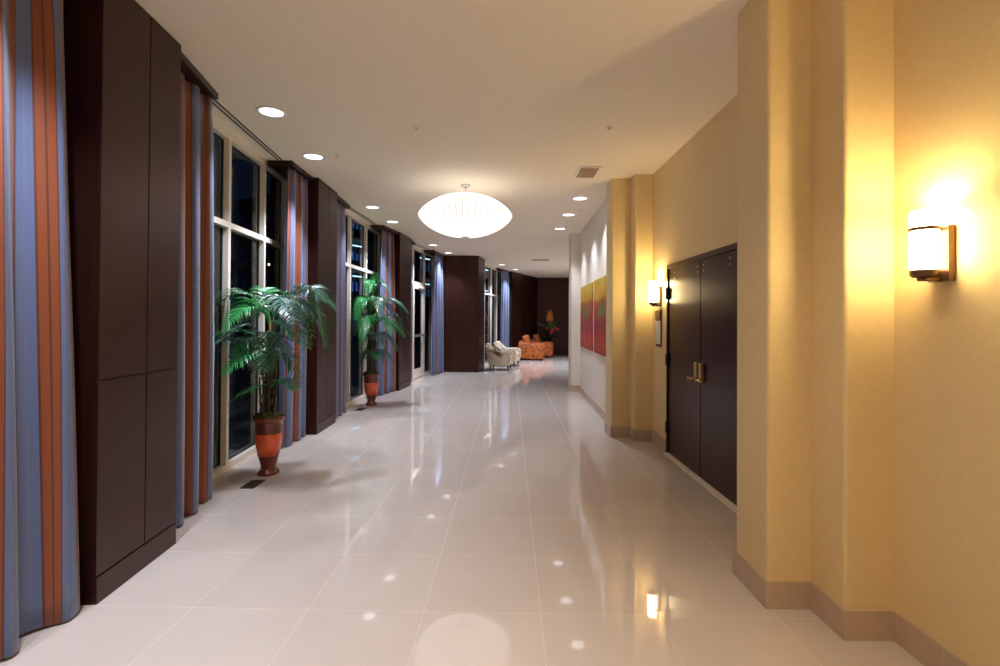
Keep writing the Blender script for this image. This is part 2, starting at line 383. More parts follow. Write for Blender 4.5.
# ------------------------------------------------------------------ double doors
frm = bmesh.new()
fx0, fx1 = PX - .008, PX + .13
add_box(frm, fx0, fx1, DY0, DY0 + .035, 0, DZ); add_box(frm, fx0, fx1, DY1 - .035, DY1, 0, DZ); add_box(frm, fx0, fx1, DY0 + .035, DY1 - .035, DZ - .05, DZ)
o = new_obj('trim_1', frm, M['door_wood']); tag(o, 'thin dark frame around the double doors', 'door frame', kind='structure')
o = new_obj('trim_2', box_bm(PX - .055, PX + .12, DY0 + .036, DY1 - .036, 0, .013, .004, 1), M['alu']); tag(o, 'metal threshold strip under the double doors', 'threshold', kind='structure')
o = new_obj('trim_3', box_bm(PX + .14, 2.19, DY0, DY1, 0, DZ), M['wood_gap']); tag(o, 'solid black block painting the shade behind the double doors', 'black backing', kind='structure')  # solid black block, so the gaps around the leaves read as dark
ymid = 4.705
def door_leaf(name, y0, y1, handle_y, sgn, hinge_y, bolts, label):
    r = empty(name, (PX + .006, (y0+y1)/2, .014)); tag(r, label, 'door', kind='structure')
    hw = (y1-y0)/2; zt = DZ - .053 - .014
    new_obj('leaf', box_bm(0, .045, -hw, hw, 0, zt, .003, 1), M['door_wood'], r)
    hy = handle_y - (y0+y1)/2
    # long escutcheon with lever below
    p = new_obj('escutcheon', box_bm(-.034, 0, hy-.032, hy+.032, .945, 1.088, .006, 2), M['brass'], r)
    bm = bmesh.new()
    add_tube(bm, [(-.012, hy, .93), (-.065, hy, .93)], .013, 10)
    add_tube(bm, [(-.06, hy - sgn*.012, .93), (-.062, hy + sgn*.05, .93), (-.058, hy + sgn*.125, .928)], [.012, .011, .009], 10)
    new_obj('lever_handle', bm, M['brass'], r, True)
    new_obj('handle_rose', lathe_rot(.026, .012, (0, hy, .93)), M['brass'], r, True)
    for z in (.22, .985, 1.73):
        yy = hinge_y - (y0+y1)/2
        bm = bmesh.new(); add_tube(bm, [(-.016, yy, z), (-.016, yy, z+.13)], .020, 10)
        new_obj('hinge', bm, M['black'], r, True)
    for yy in bolts:
        for z in (1.961, 2.016):
            new_obj('bolt', lathe_rot(.009, .006, (0, yy-(y0+y1)/2, z)), M['steel'], r, True)
    return r
def lathe_rot(rad, t, c, n=16):
    bm = bmesh.new(); add_lathe(bm, [(rad, 0), (rad, t*.7), (rad*.8, t)], n)
    bmesh.ops.transform(bm, matrix=Matrix.Translation(c) @ Matrix.Rotation(-PI/2, 4, 'Y'), verts=bm.verts[:])
    return bm
door_leaf('door_1', ymid + .006, DY1 - .038, ymid + .055, 1, DY1 - .036, (5.40, 4.78), 'dark wood door leaf with hinges beside the wall sconce')
d2 = door_leaf('door_2', DY0 + .038, ymid - .006, ymid - .055, -1, DY0 + .036, (4.64, 4.10), 'dark wood door leaf with small holes beside the stepped pilaster')
for yy, zz in ((.315, .32), (-.005, .306)):
    new_obj('hole', lathe_rot(.014, .004, (0, yy, zz)), M['black'], d2, True)

# ------------------------------------------------------------------ wood columns
def wood_column(name, front, depth, label, seams=(.47,), side_panels=0, back_left=None):
    a, b = V2(front[0]), V2(front[1]); d, n, ln = frame2(a, b)
    c = (a+b)/2
    r = empty(name, (c.x, c.y, 0)); tag(r, label, 'column', kind='thing')
    T = lambda pts: [(p[0]-c.x, p[1]-c.y) for p in pts]
    th = .018
    ai, bi = a - n*th, b - n*th
    if back_left: quad = [ai + d*.0, V2(back_left), V2(back_left) + d*ln, bi]
    else: quad = [ai, a - n*depth, b - n*depth, bi]
    new_obj('carcass', prism_bm(T(quad), 0, HC - .002), M['wood'], r)
    cuts = [0, *[s*ln for s in seams], ln]
    for z0, z1, nm in ((.145, 1.163, 'lower_panel'), (1.171, HC - .004, 'upper_panel')):
        for i in range(len(cuts)-1):
            p0 = a + d*(cuts[i] + (.004 if i else 0)); p1 = a + d*(cuts[i+1] - (.004 if i < len(cuts)-2 else 0))
            new_obj(nm, prism_bm(T(seg_quad(p0, p1, -th, 0)), z0, z1, .0015, 1), M['wood'], r)
    new_obj('plinth', prism_bm(T(seg_quad(a, b, -th, .004)), 0, .137, .002, 1), M['wood'], r)
    if side_panels:
        p0 = ai; p1 = quad[1]; dd, nn, l2 = frame2(p0, p1)
        for i in range(side_panels):
            q0 = p0 + dd*(l2*i/side_panels + .004); q1 = p0 + dd*(l2*(i+1)/side_panels - .004)
            for z0, z1 in ((.145, 2.05), (2.058, HC - .004)):
                new_obj('side_panel', prism_bm(T([q0, q1, q1 - Vector((0, .015)), q0 - Vector((0, .015))]), z0, z1), M['wood'], r)
    return r
wood_column('wood_column', c1, .72, 'large dark wood column between the wide striped curtain and the first window', (.55,))
wood_column('wood_column', c2, .62, 'dark wood column just beyond the big potted palm', (.5,))
wood_column('wood_column', c3, .50, 'dark wood column between the small potted palm and the glass door', (.5,))
wood_column('wood_column', c4, 1.0, 'broad dark wood column whose wide side faces the hall near the cream armchairs', (), 3, (-1.93, 14.16))

# ------------------------------------------------------------------ windows
def window(name, key, mull, label, trans=True, zt=2.42, skip=None, pane_label=None):
    a, b = W[key]; d, n, ln = frame2(a, b); r = empty(name, (*a, 0)); tag(r, label, 'window', kind='structure')
    T = lambda pts: [(p[0]-a[0], p[1]-a[1]) for p in pts]
    ts = [0] + [(y - a[1])/d.y for y in mull] + [ln]          # distances of mullion centres along the line
    bm = bmesh.new(); hw = .024; o0, o1 = -.07, .022
    A = V2(a)
    def strip(s0, s1, z0, z1, p0=o0, p1=o1): add_prism(bm, T(seg_quad(A + d*s0, A + d*s1, p0, p1)), z0, z1)
    for i, s in enumerate(ts):
        w = hw
        s0 = s if i == 0 else s - w; s1 = s if i == len(ts)-1 else s + w
        if i == 0: s1 = s + .05
        if i == len(ts)-1: s0 = s - .05
        strip(s0, s1, 0, HC - .002)
    pane = []
    for i in range(len(ts)-1):
        s0 = ts[i] + (.05 if i == 0 else hw); s1 = ts[i+1] - (.05 if i == len(ts)-2 else hw)
        strip(s0, s1, HC - .075, HC - .002)
        if skip is not None and i == skip:
            strip(s0, s1, zt - .03, zt + .03); pane.append((s0, s1, zt + .03, HC - .075)); continue
        strip(s0, s1, 0, .065)
        if trans:
            strip(s0, s1, zt - .028, zt + .028)
            pane += [(s0, s1, .065, zt - .028), (s0, s1, zt + .028, HC - .075)]
        else: pane.append((s0, s1, .065, HC - .075))
    new_obj('frame', bm, M['alu'], r)
    for s0, s1, z0, z1 in pane:
        new_obj('pane', prism_bm(T(seg_quad(A + d*s0, A + d*s1, -.046, -.040)), z0, z1), M['glass'], r)
        g = bmesh.new(); w = .012
        for q in ((s0, s1, z0, z0+w), (s0, s1, z1-w, z1), (s0, s0+w, z0+w, z1-w), (s1-w, s1, z0+w, z1-w)):
            add_prism(g, T(seg_quad(A + d*q[0], A + d*q[1], -.055, -.032)), q[2], q[3])
        new_obj('gasket', g, M['gasket'], r)
    return r, A, d, ts
window('window_1', 1, (4.02, 4.87, 5.71), 'cream framed window behind the big potted palm')
window('window_2', 2, (7.65, 8.50, 9.42), 'cream framed window behind the small potted palm')
w3, A3, d3, ts3 = window('window_3', 3, (12.22, 13.20), 'cream framed window around the glass door', skip=1, zt=2.42)
window('window_4', 4, (16.1, 16.95, 17.7), 'cream framed window behind the cream armchairs', zt=2.36)
window('window_5', 5, (.4, 1.25, 2.1), 'window hidden behind the wide striped curtain')
# glass door in window 3
s0, s1 = ts3[1] + .03, ts3[2] - .03
r = empty('door_3', (W[3][0][0], W[3][0][1], 0)); tag(r, 'white framed glass door with a push bar between dark columns', 'door', kind='structure')
T3 = lambda pts: [(p[0]-W[3][0][0], p[1]-W[3][0][1]) for p in pts]
bm = bmesh.new(); ztp = 2.385
def st3(bm, a, b, z0, z1, p0=-.03, p1=.02): add_prism(bm, T3(seg_quad(A3 + d3*a, A3 + d3*b, p0, p1)), z0, z1)
st3(bm, s0, s0+.07, .012, ztp); st3(bm, s1-.14, s1, .012, ztp); st3(bm, s0+.07, s1-.14, .012, .24); st3(bm, s0+.07, s1-.14, ztp-.11, ztp)
new_obj('door_frame', bm, M['alu'], r)
bm = bmesh.new(); st3(bm, s0+.07, s1-.14, .24, ztp-.11, -.012, -.006); new_obj('pane', bm, M['glass'], r)
bm = bmesh.new(); st3(bm, s0+.03, s1-.03, 1.06, 1.12, .05, .075); st3(bm, s0+.03, s0+.06, 1.07, 1.11, .02, .05); st3(bm, s1-.06, s1-.03, 1.07, 1.11, .02, .05)
bevel(bm, .004, 1); new_obj('push_bar', bm, M['steel'], r)
bm = bmesh.new(); st3(bm, s0+.35, s1-.1, ztp-.09, ztp-.02, .02, .07); bevel(bm, .006, 2); new_obj('door_closer', bm, M['alu'], r)

# ------------------------------------------------------------------ valances, slot diffusers
def valance(front, back, label):
    pts = [V2(front[0]), V2(front[1]), V2(back[1]), V2(back[0])]; c = sum(pts, Vector((0, 0)))/4
    o = new_obj('curtain_valance', prism_bm([p - c for p in pts], 0, .052, .003, 1), M['wood'], loc=(c.x, c.y, HC - .053))
    tag(o, label, 'valance', 'dark wood valance boards over the curtains', 'thing'); return o
def vb(key, y0, y1, off=.04):
    a, b = W[key]; d, n, ln = frame2(a, b)
    return [aty(a, b, y0) + n*off, aty(a, b, y1) + n*off]
valance([(-1.98, 1.35), (-2.08, 2.56)], vb(5, 1.35, 2.54), 'dark valance board over the wide curtain nearest the viewer')
valance([(-2.19, 3.32), (-2.31, 4.02)], vb(1, 3.34, 4.02), 'dark valance board just past the large wood column')
valance([(-2.42, 5.71), (-2.43, 6.39)], vb(1, 5.71, 6.37), 'dark valance board above the curtain behind the big potted palm')
valance([(-2.40, 7.19), (-2.43, 7.97)], vb(2, 7.21, 7.97), 'dark valance board between the second wood column and the second window')
valance([(-2.27, 9.60), (-2.13, 10.36)], vb(2, 9.60, 10.33), 'dark valance board above the curtain behind the small potted palm')
valance([(-2.04, 11.27), (-2.03, 11.86)], vb(3, 11.27, 11.86), 'dark valance board before the glass door')
valance([(-1.74, 13.02), (-1.60, 14.05)], vb(3, 13.02, 14.04), 'dark valance board past the glass door')
valance([(-.06, 17.40), (.30, 18.42)], vb(4, 17.40, 18.40), 'dark valance board above the curtain behind the cream armchairs')
def slot(a, b, label):
    d, n, ln = frame2(a, b); r = empty('slot_diffuser', (*a, HC)); tag(r, label, 'air diffuser', 'linear ceiling air slots by the windows')
    T = lambda pts: [(p[0]-a[0], p[1]-a[1]) for p in pts]
    bm = bmesh.new()
    for o0, o1 in ((-.050, -.034), (-.008, .008), (.034, .050)): add_prism(bm, T(seg_quad(a, b, o0, o1)), -.008, -.0005)
    new_obj('frame', bm, M['alu'], r)
    bm = bmesh.new()
    for o0, o1 in ((-.034, -.008), (.008, .034)): add_prism(bm, T(seg_quad(a, b, o0, o1)), -.003, -.0005)
    new_obj('slot', bm, M['black'], r)
slot((-2.42, 4.04), (-2.55, 5.69), 'long twin air slot in the ceiling above the first window')
slot((-2.49, 8.0), (-2.42, 9.58), 'long twin air slot in the ceiling above the second window')
slot((-2.08, 11.9), (-1.88, 13.0), 'long twin air slot in the ceiling above the glass door')

# ------------------------------------------------------------------ curtains
def curtain(at, bt, ab, bb, folds, label, amp=.05, phase=0, ztop=HC - .056, z0=.012, cloth=1.0, seed=1, uo=0.0):
    rnd = random.Random(seed)
    nu, nv = folds*14, 30
    ct = (V2(ab)+V2(bb))/2
    bm = bmesh.new(); lay = bm.loops.layers.uv.verify()
    jit = [rnd.uniform(-.28, .28) for _ in range(folds*2 + 3)]; jam = [rnd.uniform(.65, 1.2) for _ in range(folds*2 + 3)]
    def fold(s, t):
        q = s*folds*2 + phase; i = int(math.floor(q)); f = q - i
        j0, j1 = jam[i % len(jam)], jam[(i+1) % len(jam)]
        am = j0*(1-f) + j1*f
        ph = q + (jit[i % len(jit)]*(1-f) + jit[(i+1) % len(jit)]*f)*t
        x = math.cos(ph*PI)
        return am*math.copysign(abs(x)**.8, x)
    rows = []
    for k in range(nv+1):
        t = k/nv                                             # 0 top .. 1 bottom
        e = t**.8
        a = V2(at)*(1-e) + V2(ab)*e; b = V2(bt)*(1-e) + V2(bb)*e
        d, n, ln = frame2(a, b)
        am = amp*(.55 + .45*min(1, t*1.6))
        pinch = math.exp(-((t-.035)/.03)**2)*.45
        row = []
        for i in range(nu+1):
            s = i/nu
            p = a*(1-s) + b*s + n*(am*(1-pinch)*fold(s, t)) + d*(.012*math.sin(s*folds*4*PI + t*2))
            row.append(bm.verts.new((p.x - ct.x, p.y - ct.y, ztop*(1-t) + z0*t + .004*math.sin(s*40)*t)))
        rows.append(row)
    for k in range(nv):
        for i in range(nu):
            f = bm.faces.new((rows[k][i], rows[k+1][i], rows[k+1][i+1], rows[k][i+1])); f.smooth = True
            for l, (u, v) in zip(f.loops, ((i, k), (i, k+1), (i+1, k+1), (i+1, k))): l[lay].uv = (u/nu*cloth + uo, v/nv)
    o = new_obj('striped_curtain', bm, M['curtain'], smooth=True, loc=(ct.x, ct.y, 0))
    so = o.modifiers.new('thickness', 'SOLIDIFY'); so.thickness = .004; so.offset = 0
    tag(o, label, 'curtain', 'striped blue and rust curtains'); return o
curtain((-2.30, 1.45), (-2.235, 2.50), (-2.26, 1.42), (-2.165, 2.54), 4, 'wide blue and rust striped curtain beside the large wood column', .06, .62, cloth=1.75, seed=3, uo=.02)
curtain((-2.32, 3.36), (-2.37, 4.00), (-2.29, 3.38), (-2.40, 4.06), 3, 'blue and rust striped curtain just past the large wood column', .05, .1, cloth=1.05, seed=5)
curtain((-2.49, 5.76), (-2.49, 6.33), (-2.50, 5.64), (-2.50, 6.34), 3, 'blue and rust striped curtain behind the big potted palm', .05, .3, cloth=1.0, seed=8)
curtain((-2.48, 7.26), (-2.50, 7.92), (-2.46, 7.26), (-2.50, 7.98), 3, 'narrow striped curtain between the second wood column and the second window', .035, .6, cloth=1.0, seed=13)
curtain((-2.34, 9.66), (-2.24, 10.28), (-2.38, 9.46), (-2.20, 10.28), 3, 'blue and rust striped curtain behind the small potted palm', .05, .0, cloth=1.0, seed=21)
curtain((-2.12, 11.28), (-2.11, 11.80), (-2.11, 11.28), (-2.10, 11.80), 2, 'thin strip of striped curtain before the glass door', .03, .5, cloth=.8, seed=34)
curtain((-1.76, 13.18), (-1.64, 13.95), (-1.77, 13.08), (-1.62, 13.98), 3, 'blue and rust striped curtain past the glass door', .05, .4, cloth=.5, seed=55)
curtain((.02, 17.58), (.30, 18.34), (.0, 17.50), (.30, 18.36), 3, 'pale blue curtain behind the cream armchairs', .04, .1, cloth=.105, seed=89)

# ------------------------------------------------------------------ ceiling fittings
def light_data(name, typ, e, col, **kw):
    l = D.lights.new(name, typ); l.energy = e; l.color = col
    for k, v in kw.items(): setattr(l, k, v)
    return l
COOL = (.84, .88, 1.0)
spotL = light_data('downlight lamp', 'SPOT', 140, COOL, spot_size=math.radians(100), spot_blend=.75, shadow_soft_size=.07)
def make_downlight():
    r = empty('downlight', (0, 0, HC))
    bm = bmesh.new(); add_lathe(bm, [(.100, -.0005), (.125, -.0005), (.127, -.005), (.120, -.010), (.104, -.008), (.100, -.004)], 40)
    new_obj('trim_ring', bm, M['white'], r, True)
    new_obj('lens', lathe_bm([(.0, -.0045), (.05, -.0045), (.1, -.004), (.1, -.001)], 40), M['lens_on'], r)
    return r
dl0 = make_downlight(); first = [True]
def downlight(x, y, label, e=1.0, aim=None, col=None):
    r = dl0 if first[0] else copy_thing(dl0); first[0] = False
    r.location = (x, y, HC); tag(r, label, 'downlight', 'round recessed downlights in the ceiling')
    ld = spotL if e == 1.0 else spotL.copy()
    if e != 1.0: ld.energy = spotL.energy*e
    if col: ld.color = col
    lo = D.objects.new('downlight_lamp', ld); COL.objects.link(lo); lo.location = (x, y, HC - .02)
    if aim: lo.rotation_euler = (Vector(aim) - lo.location).to_track_quat('-Z', 'Y').to_euler()
for x, y, t, e in ((-2.04, 4.37, 'round ceiling downlight above the first window, largest in view', .8), (-2.12, 5.57, 'round ceiling downlight next to the valance above the big potted palm', 1.3),
    (-2.10, 8.08, 'round ceiling downlight above the second window', .8), (-2.03, 9.27, 'round ceiling downlight beside the valance above the small potted palm', 1.3),
    (-1.66, 12.15, 'round ceiling downlight before the glass door', 1.3), (-1.43, 13.55, 'round ceiling downlight just before the broad dark column', 1.1),
    (1.19, 7.40, 'round ceiling downlight beside the pilaster, first of three along the paintings', .5), (1.18, 8.56, 'round ceiling downlight, middle of three along the paintings', .5), (1.19, 9.87, 'round ceiling downlight farthest from the pilaster along the paintings', .5),
    (-1.85, .55, 'round ceiling downlight overhead by the hidden window', .8), (-1.85, 1.75, 'round ceiling downlight overhead by the wide striped curtain', 1.2), (-1.75, -1.6, 'added fill downlight, unseen behind the viewpoint', 1.),  # the one behind the viewpoint is added fill for the near hall
    (.05, 16.4, 'small bright ceiling downlight over the cream armchairs', 1.4), (.55, 17.9, 'small bright ceiling downlight over the orange armchairs', 1.2), (3.0, 17.6, 'added fill downlight out of sight in the far lobby', 2.0), (2.6, 15.0, 'added fill downlight out of sight beyond the gallery wall', 2.2)):  # last two are added, unseen, to brighten the far end
    downlight(x, y, t, e)

downlight(.55, .35, 'added fill downlight overhead in the middle of the hall, out of view', .38, None, (1, .80, .55))  # warm pair added overhead to brighten the near floor and walls
downlight(.55, 1.75, 'added fill downlight overhead before the large stepped pilaster, out of view', .38, None, (1, .80, .55))
# pendant
px, py, pz = -.48, 6.72, 2.912
pr = empty('pendant_lamp', (px, py, pz)); tag(pr, 'large white ribbed saucer pendant lamp hanging from the ceiling', 'pendant lamp')
a_, b_, bt_ = .635, .288, .292
prof = []
for i in range(33):
    q = -1 + 2*i/32                                     # -1 bottom opening .. 1 top opening
    rr = a_*math.sin(PI/2*(1 - abs(q)))**.9 if abs(q) < 1 else 0
    zz = (bt_ if q > 0 else b_)*max(0, 1 - (rr/a_)**2.1)**.71
    prof.append((max(rr, .055), zz if q > 0 else -zz))
bm = bmesh.new(); lay = bm.loops.layers.uv.verify(); n = 192; rings = []
for r_, z_ in prof:
    rings.append([bm.verts.new(((r_*(1 + .006*abs(math.cos(24*2*PI*i/n))))*math.cos(2*PI*i/n), (r_*(1 + .006*abs(math.cos(24*2*PI*i/n))))*math.sin(2*PI*i/n), z_)) for i in range(n)])
for k in range(len(rings)-1):
    for i in range(n):
        f = bm.faces.new((rings[k][i], rings[k][(i+1) % n], rings[k+1][(i+1) % n], rings[k+1][i]))
        for l, (u, v) in zip(f.loops, ((i, k), (i+1, k), (i+1, k+1), (i, k+1))): l[lay].uv = (u/n, v/len(rings))
new_obj('lamp_shade', bm, M['pendant'], pr, True)
new_obj('bottom_ring', lathe_bm([(.0, -b_-.004), (.05, -b_-.006), (.062, -b_), (.058, -b_+.012), (.0, -b_+.012)], 32), M['white'], pr, True)
new_obj('cord', tube_bm([(0, 0, bt_-.02), (0, 0, HC-pz-.02)], .006), M['white'], pr, True)
new_obj('ceiling_canopy', lathe_bm([(.0, HC-pz-.024), (.05, HC-pz-.022), (.064, HC-pz-.010), (.066, HC-pz-.001), (0, HC-pz-.001)], 32), M['steel'], pr, True)

pr2 = copy_thing(pr); pr2.location = (-.2, -1.2, pz); tag(pr2, 'added copy of the saucer pendant lamp, unseen fill behind the viewpoint', 'pendant lamp')  # unseen second pendant, added as fill for the near end

def ceiling_vent(x, y, w, l, label):
    r = empty('ceiling_vent', (x, y, HC)); tag(r, label, 'ceiling vent', 'square ceiling air vents')
    bm = bmesh.new(); t = .03
    for q in ((-w, w, -l, -l+t), (-w, w, l-t, l), (-w, -w+t, -l+t, l-t), (w-t, w, -l+t, l-t)): add_box(bm, *q, -.012, -.0005)
    new_obj('frame', bm, M['white'], r)
    new_obj('backing', box_bm(-w+t, w-t, -l+t, l-t, -.002, -.0005), simple('tan vent core', (.34, .24, .17), .6), r)
    bm = bmesh.new(); k = 7
    for i in range(k):
        yy = -l+t + (2*l-2*t)*(i+.5)/k; add_box(bm, -w+t, w-t, yy-.004, yy+.004, -.010, -.002)
    new_obj('louvre', bm, simple('tan louvre', (.62, .47, .34), .5), r)
ceiling_vent(1.07, 6.1, .14, .24, 'tan louvred ceiling vent near the pilaster by the paintings')
ceiling_vent(1.22, 15.0, .28, .22, 'small distant ceiling vent over the far end of the hall')
def sprinkler(x, y, label):
    r = empty('ceiling_sprinkler', (x, y, HC)); tag(r, label, 'sprinkler', 'small ceiling sprinkler heads')
    new_obj('escutcheon', lathe_bm([(0, -.006), (.034, -.006), (.040, -.002), (.040, -.0005), (0, -.0005)], 24), M['white'], r, True)
    new_obj('deflector', lathe_bm([(0, -.020), (.014, -.019), (.014, -.016), (.006, -.014), (.006, -.006), (0, -.006)], 16), M['steel'], r, True)
sprinkler(-.81, 4.71, 'small sprinkler head in the ceiling before the pendant lamp')
sprinkler(1.03, 4.68, 'small sprinkler head in the ceiling before the double doors')
sprinkler(-1.83, 5.53, 'small sprinkler head beside a downlight above the big potted palm')
sprinkler(1.35, 8.2, 'tiny sprinkler head between the downlights along the paintings')
sprinkler(-.6, 10.5, 'tiny sprinkler head just beyond the pendant lamp')

# ------------------------------------------------------------------ sconces
def make_sconce():
    r = empty('wall_sconce')
    new_obj('backplate', box_bm(-.030, 0, -.050, .050, 1.672, 1.905, .003, 2), M['bronze'], r)
    new_obj('lamp_shade', lathe_bm([(.042, 1.722), (.047, 1.722), (.049, 1.73), (.049, 1.962), (.047, 1.97), (.043, 1.97), (.041, 1.962), (.041, 1.73)], 40, (-.088, 0, 0)), M['shade_on'], r, True)
    bm = bmesh.new(); add_lathe(bm, [(.0495, 1.885), (.0535, 1.885), (.0535, 1.900), (.0495, 1.900)], 40, (-.088, 0, 0)); new_obj('band', bm, M['bronze'], r, True)
    bm = bmesh.new(); add_lathe(bm, [(0, 1.690), (.040, 1.690), (.050, 1.700), (.052, 1.721), (0, 1.721)], 40, (-.088, 0, 0)); new_obj('base', bm, M['bronze'], r, True)
    new_obj('arm', box_bm(-.105, -.029, -.022, .022, 1.674, 1.690, .003, 1), M['bronze'], r)
    return r
sc = make_sconce(); sc.location = (PN, 2.08, 0); tag(sc, 'lit cylinder wall sconce on the cream wall beside the large stepped pilaster', 'wall sconce', 'lit cylinder wall sconces')
sc2 = copy_thing(sc); sc2.location = (PX - .001, 5.86, 0); tag(sc2, 'lit cylinder wall sconce beside the dark double doors', 'wall sconce', 'lit cylinder wall sconces')
sc3 = copy_thing(sc); sc3.location = (PN, -.8, 0); tag(sc3, 'added copy of the lit wall sconce, unseen fill behind the viewpoint', 'wall sconce', 'lit cylinder wall sconces')  # third sconce is added out of view for more warm light

upl = light_data('sconce bulb', 'SPOT', 8, (1, .74, .36), spot_size=math.radians(165), spot_blend=.5, shadow_soft_size=.03)
for o in (sc, sc2, sc3):
    lo = D.objects.new('sconce_bulb', upl); COL.objects.link(lo); lo.parent = o; lo.location = (-.088, 0, 1.945); lo.rotation_euler = (PI, 0, 0)
# room plaque
r = empty('wall_plaque', (PX, 5.905, 0)); tag(r, 'narrow pale wall plaque with brown square top beside the double doors', 'wall plaque')
new_obj('backing', box_bm(-.012, 0, -.090, .085, 1.19, 1.63, .002, 1), M['bronze'], r)
new_obj('face', box_bm(-.020, -.012, -.083, .080, 1.225, 1.50, .002, 1), M['white'], r)
new_obj('header_square', box_bm(-.026, -.012, -.085, .082, 1.515, 1.625, .003, 1), M['bronze'], r)

# paintings
def painting(y0, y1, seed, label):
    a = V2(art_prof[0]); b = V2(art_prof[1])
    p0, p1 = aty(a, b, y0), aty(a, b, y1); d, n, ln = frame2(p0, p1)
    r = empty('abstract_painting', (p0.x, p0.y, 0)); tag(r, label, 'painting', 'pair of abstract canvases')
    T = lambda pts: [(p[0]-p0.x, p[1]-p0.y) for p in pts]
    bm = prism_bm(T(seg_quad(p0, p1, -.024, -.002)), .965, 2.17, .003, 1)
    lay = bm.loops.layers.uv.verify()
    for f in bm.faces:
        for l in f.loops:
            co = l.vert.co; l[lay].uv = (1 - (co.y*d.y + co.x*d.x)/ln, (co.z-.965)/1.205)
    new_obj('canvas', bm, art_mat(seed), r)
painting(6.92, 8.38, 3.3, 'red and yellow abstract painting closest to the stepped pilaster')
painting(8.60, 10.14, 7.9, 'red and yellow abstract painting farther from the pilaster, nearer the lobby')

# ------------------------------------------------------------------ floor outlets
def outlet(x, y, label):
    r = empty('floor_grille', (x, y, 0)); tag(r, label, 'floor grille', 'black floor grilles by the windows')
    new_obj('plate', box_bm(-.065, .065, -.115, .115, 0, .005, .002, 1), M['black'], r)
    bm = bmesh.new()
    for k in range(9): add_box(bm, -.05, .05, -.09+k*.0225-.004, -.09+k*.0225+.004, .0051, .008)
    new_obj('grille', bm, M['bronze'], r)
outlet(-2.225, 4.48, 'small black grille in the floor before the big potted palm')
outlet(-2.30, 8.22, 'small black grille in the floor before the small potted palm')

# ------------------------------------------------------------------ palms
def frond_bm(p0, p1, p2, nl, ll, seed, width=.014, hang=.55):
    rnd = random.Random(seed)
    p0, p1, p2 = Vector(p0), Vector(p1), Vector(p2)
    # quadratic through apex p1 at t=.5
    c = 2*p1 - .5*(p0+p2)
    P = lambda t: p0*(1-t)**2 + c*2*t*(1-t) + p2*t*t
    bm = bmesh.new()
    add_tube(bm, [P(i/12) for i in range(13)], [.0065*(1-.8*i/12)+.001 for i in range(13)], 5)
    for i in range(nl):
        t = .22 + .78*i/(nl-1)
        p = P(t); tan = (P(min(1, t+.02)) - P(t-.02)).normalized()
        side0 = tan.cross(Vector((0, 0, 1)))
        if side0.length < .05: side0 = Vector((1, 0, 0))
        side0.normalize(); up = side0.cross(tan).normalized()
        l0 = ll*(.45 + .75*math.sin(PI*min(1, (t-.1)/.9))**.8)*(1 - .35*t)
        for sgn in (-1, 1):
            ln = l0*rnd.uniform(.85, 1.12)
            dirv = (side0*sgn*rnd.uniform(.75, .95) + tan*rnd.uniform(.5, .75) + up*rnd.uniform(.05, .28)).normalized()
            pts = []; q = p.copy(); dv = dirv.copy()
            for k in range(5):
                pts.append((q.copy(), dv.copy()))
                q += dv*ln/4; dv = (dv + Vector((0, 0, -1))*hang*(.28 + .22*k)*rnd.uniform(.8, 1.2)).normalized()
            prev = None
            for k, (q, dv) in enumerate(pts):
                wv = dv.cross(up)
                if wv.length < .05: wv = tan.copy()
                wv.normalize(); w = width*(.55, 1.0, .95, .6, .06)[k]*.5
                row = (bm.verts.new(q + wv*w), bm.verts.new(q + up*w*.35), bm.verts.new(q - wv*w))
                if prev:
                    bm.faces.new((prev[0], row[0], row[1], prev[1])); bm.faces.new((prev[1], row[1], row[2], prev[2]))
                prev = row
    return bm
LM = [M['leaf_a'], M['leaf_b'], M['leaf_c'], M['leaf_d']]
def pot(r, s=1.0):
    P = [(0, .0), (.098, .0), (.102, .012), (.092, .030), (.070, .050), (.068, .075), (.080, .12), (.096, .18), (.112, .27), (.121, .34), (.124, .395),
         (.125, .46), (.122, .50), (.128, .512), (.142, .520), (.145, .540), (.142, .556), (.130, .560), (.118, .556), (.114, .52), (0, .52)]
    f = lambda prof: [(a*s, b*s) for a, b in prof]
    o = new_obj('pot', lathe_bm(f(P), 40), M['pot'], r, True)
    bm = bmesh.new(); add_lathe(bm, f([(.0975, .182), (.1135, .27), (.1225, .34), (.1255, .395)]), 40)
    new_obj('glazed_band', bm, M['pot_band'], o, True)['label'] = 'bright orange red glazed band'
    # moss mound
    bm = bmesh.new(); rings = []; rnd = random.Random(4)
    bmesh.ops.create_icosphere(bm, subdivisions=3, radius=.13*s)
    for v in bm.verts:
        v.co.z = v.co.z*.28 + .555*s + rnd.uniform(-.010, .012); v.co.x *= rnd.uniform(.9, 1.1); v.co.y *= rnd.uniform(.9, 1.1)
    new_obj('moss', bm, M['moss'], r)
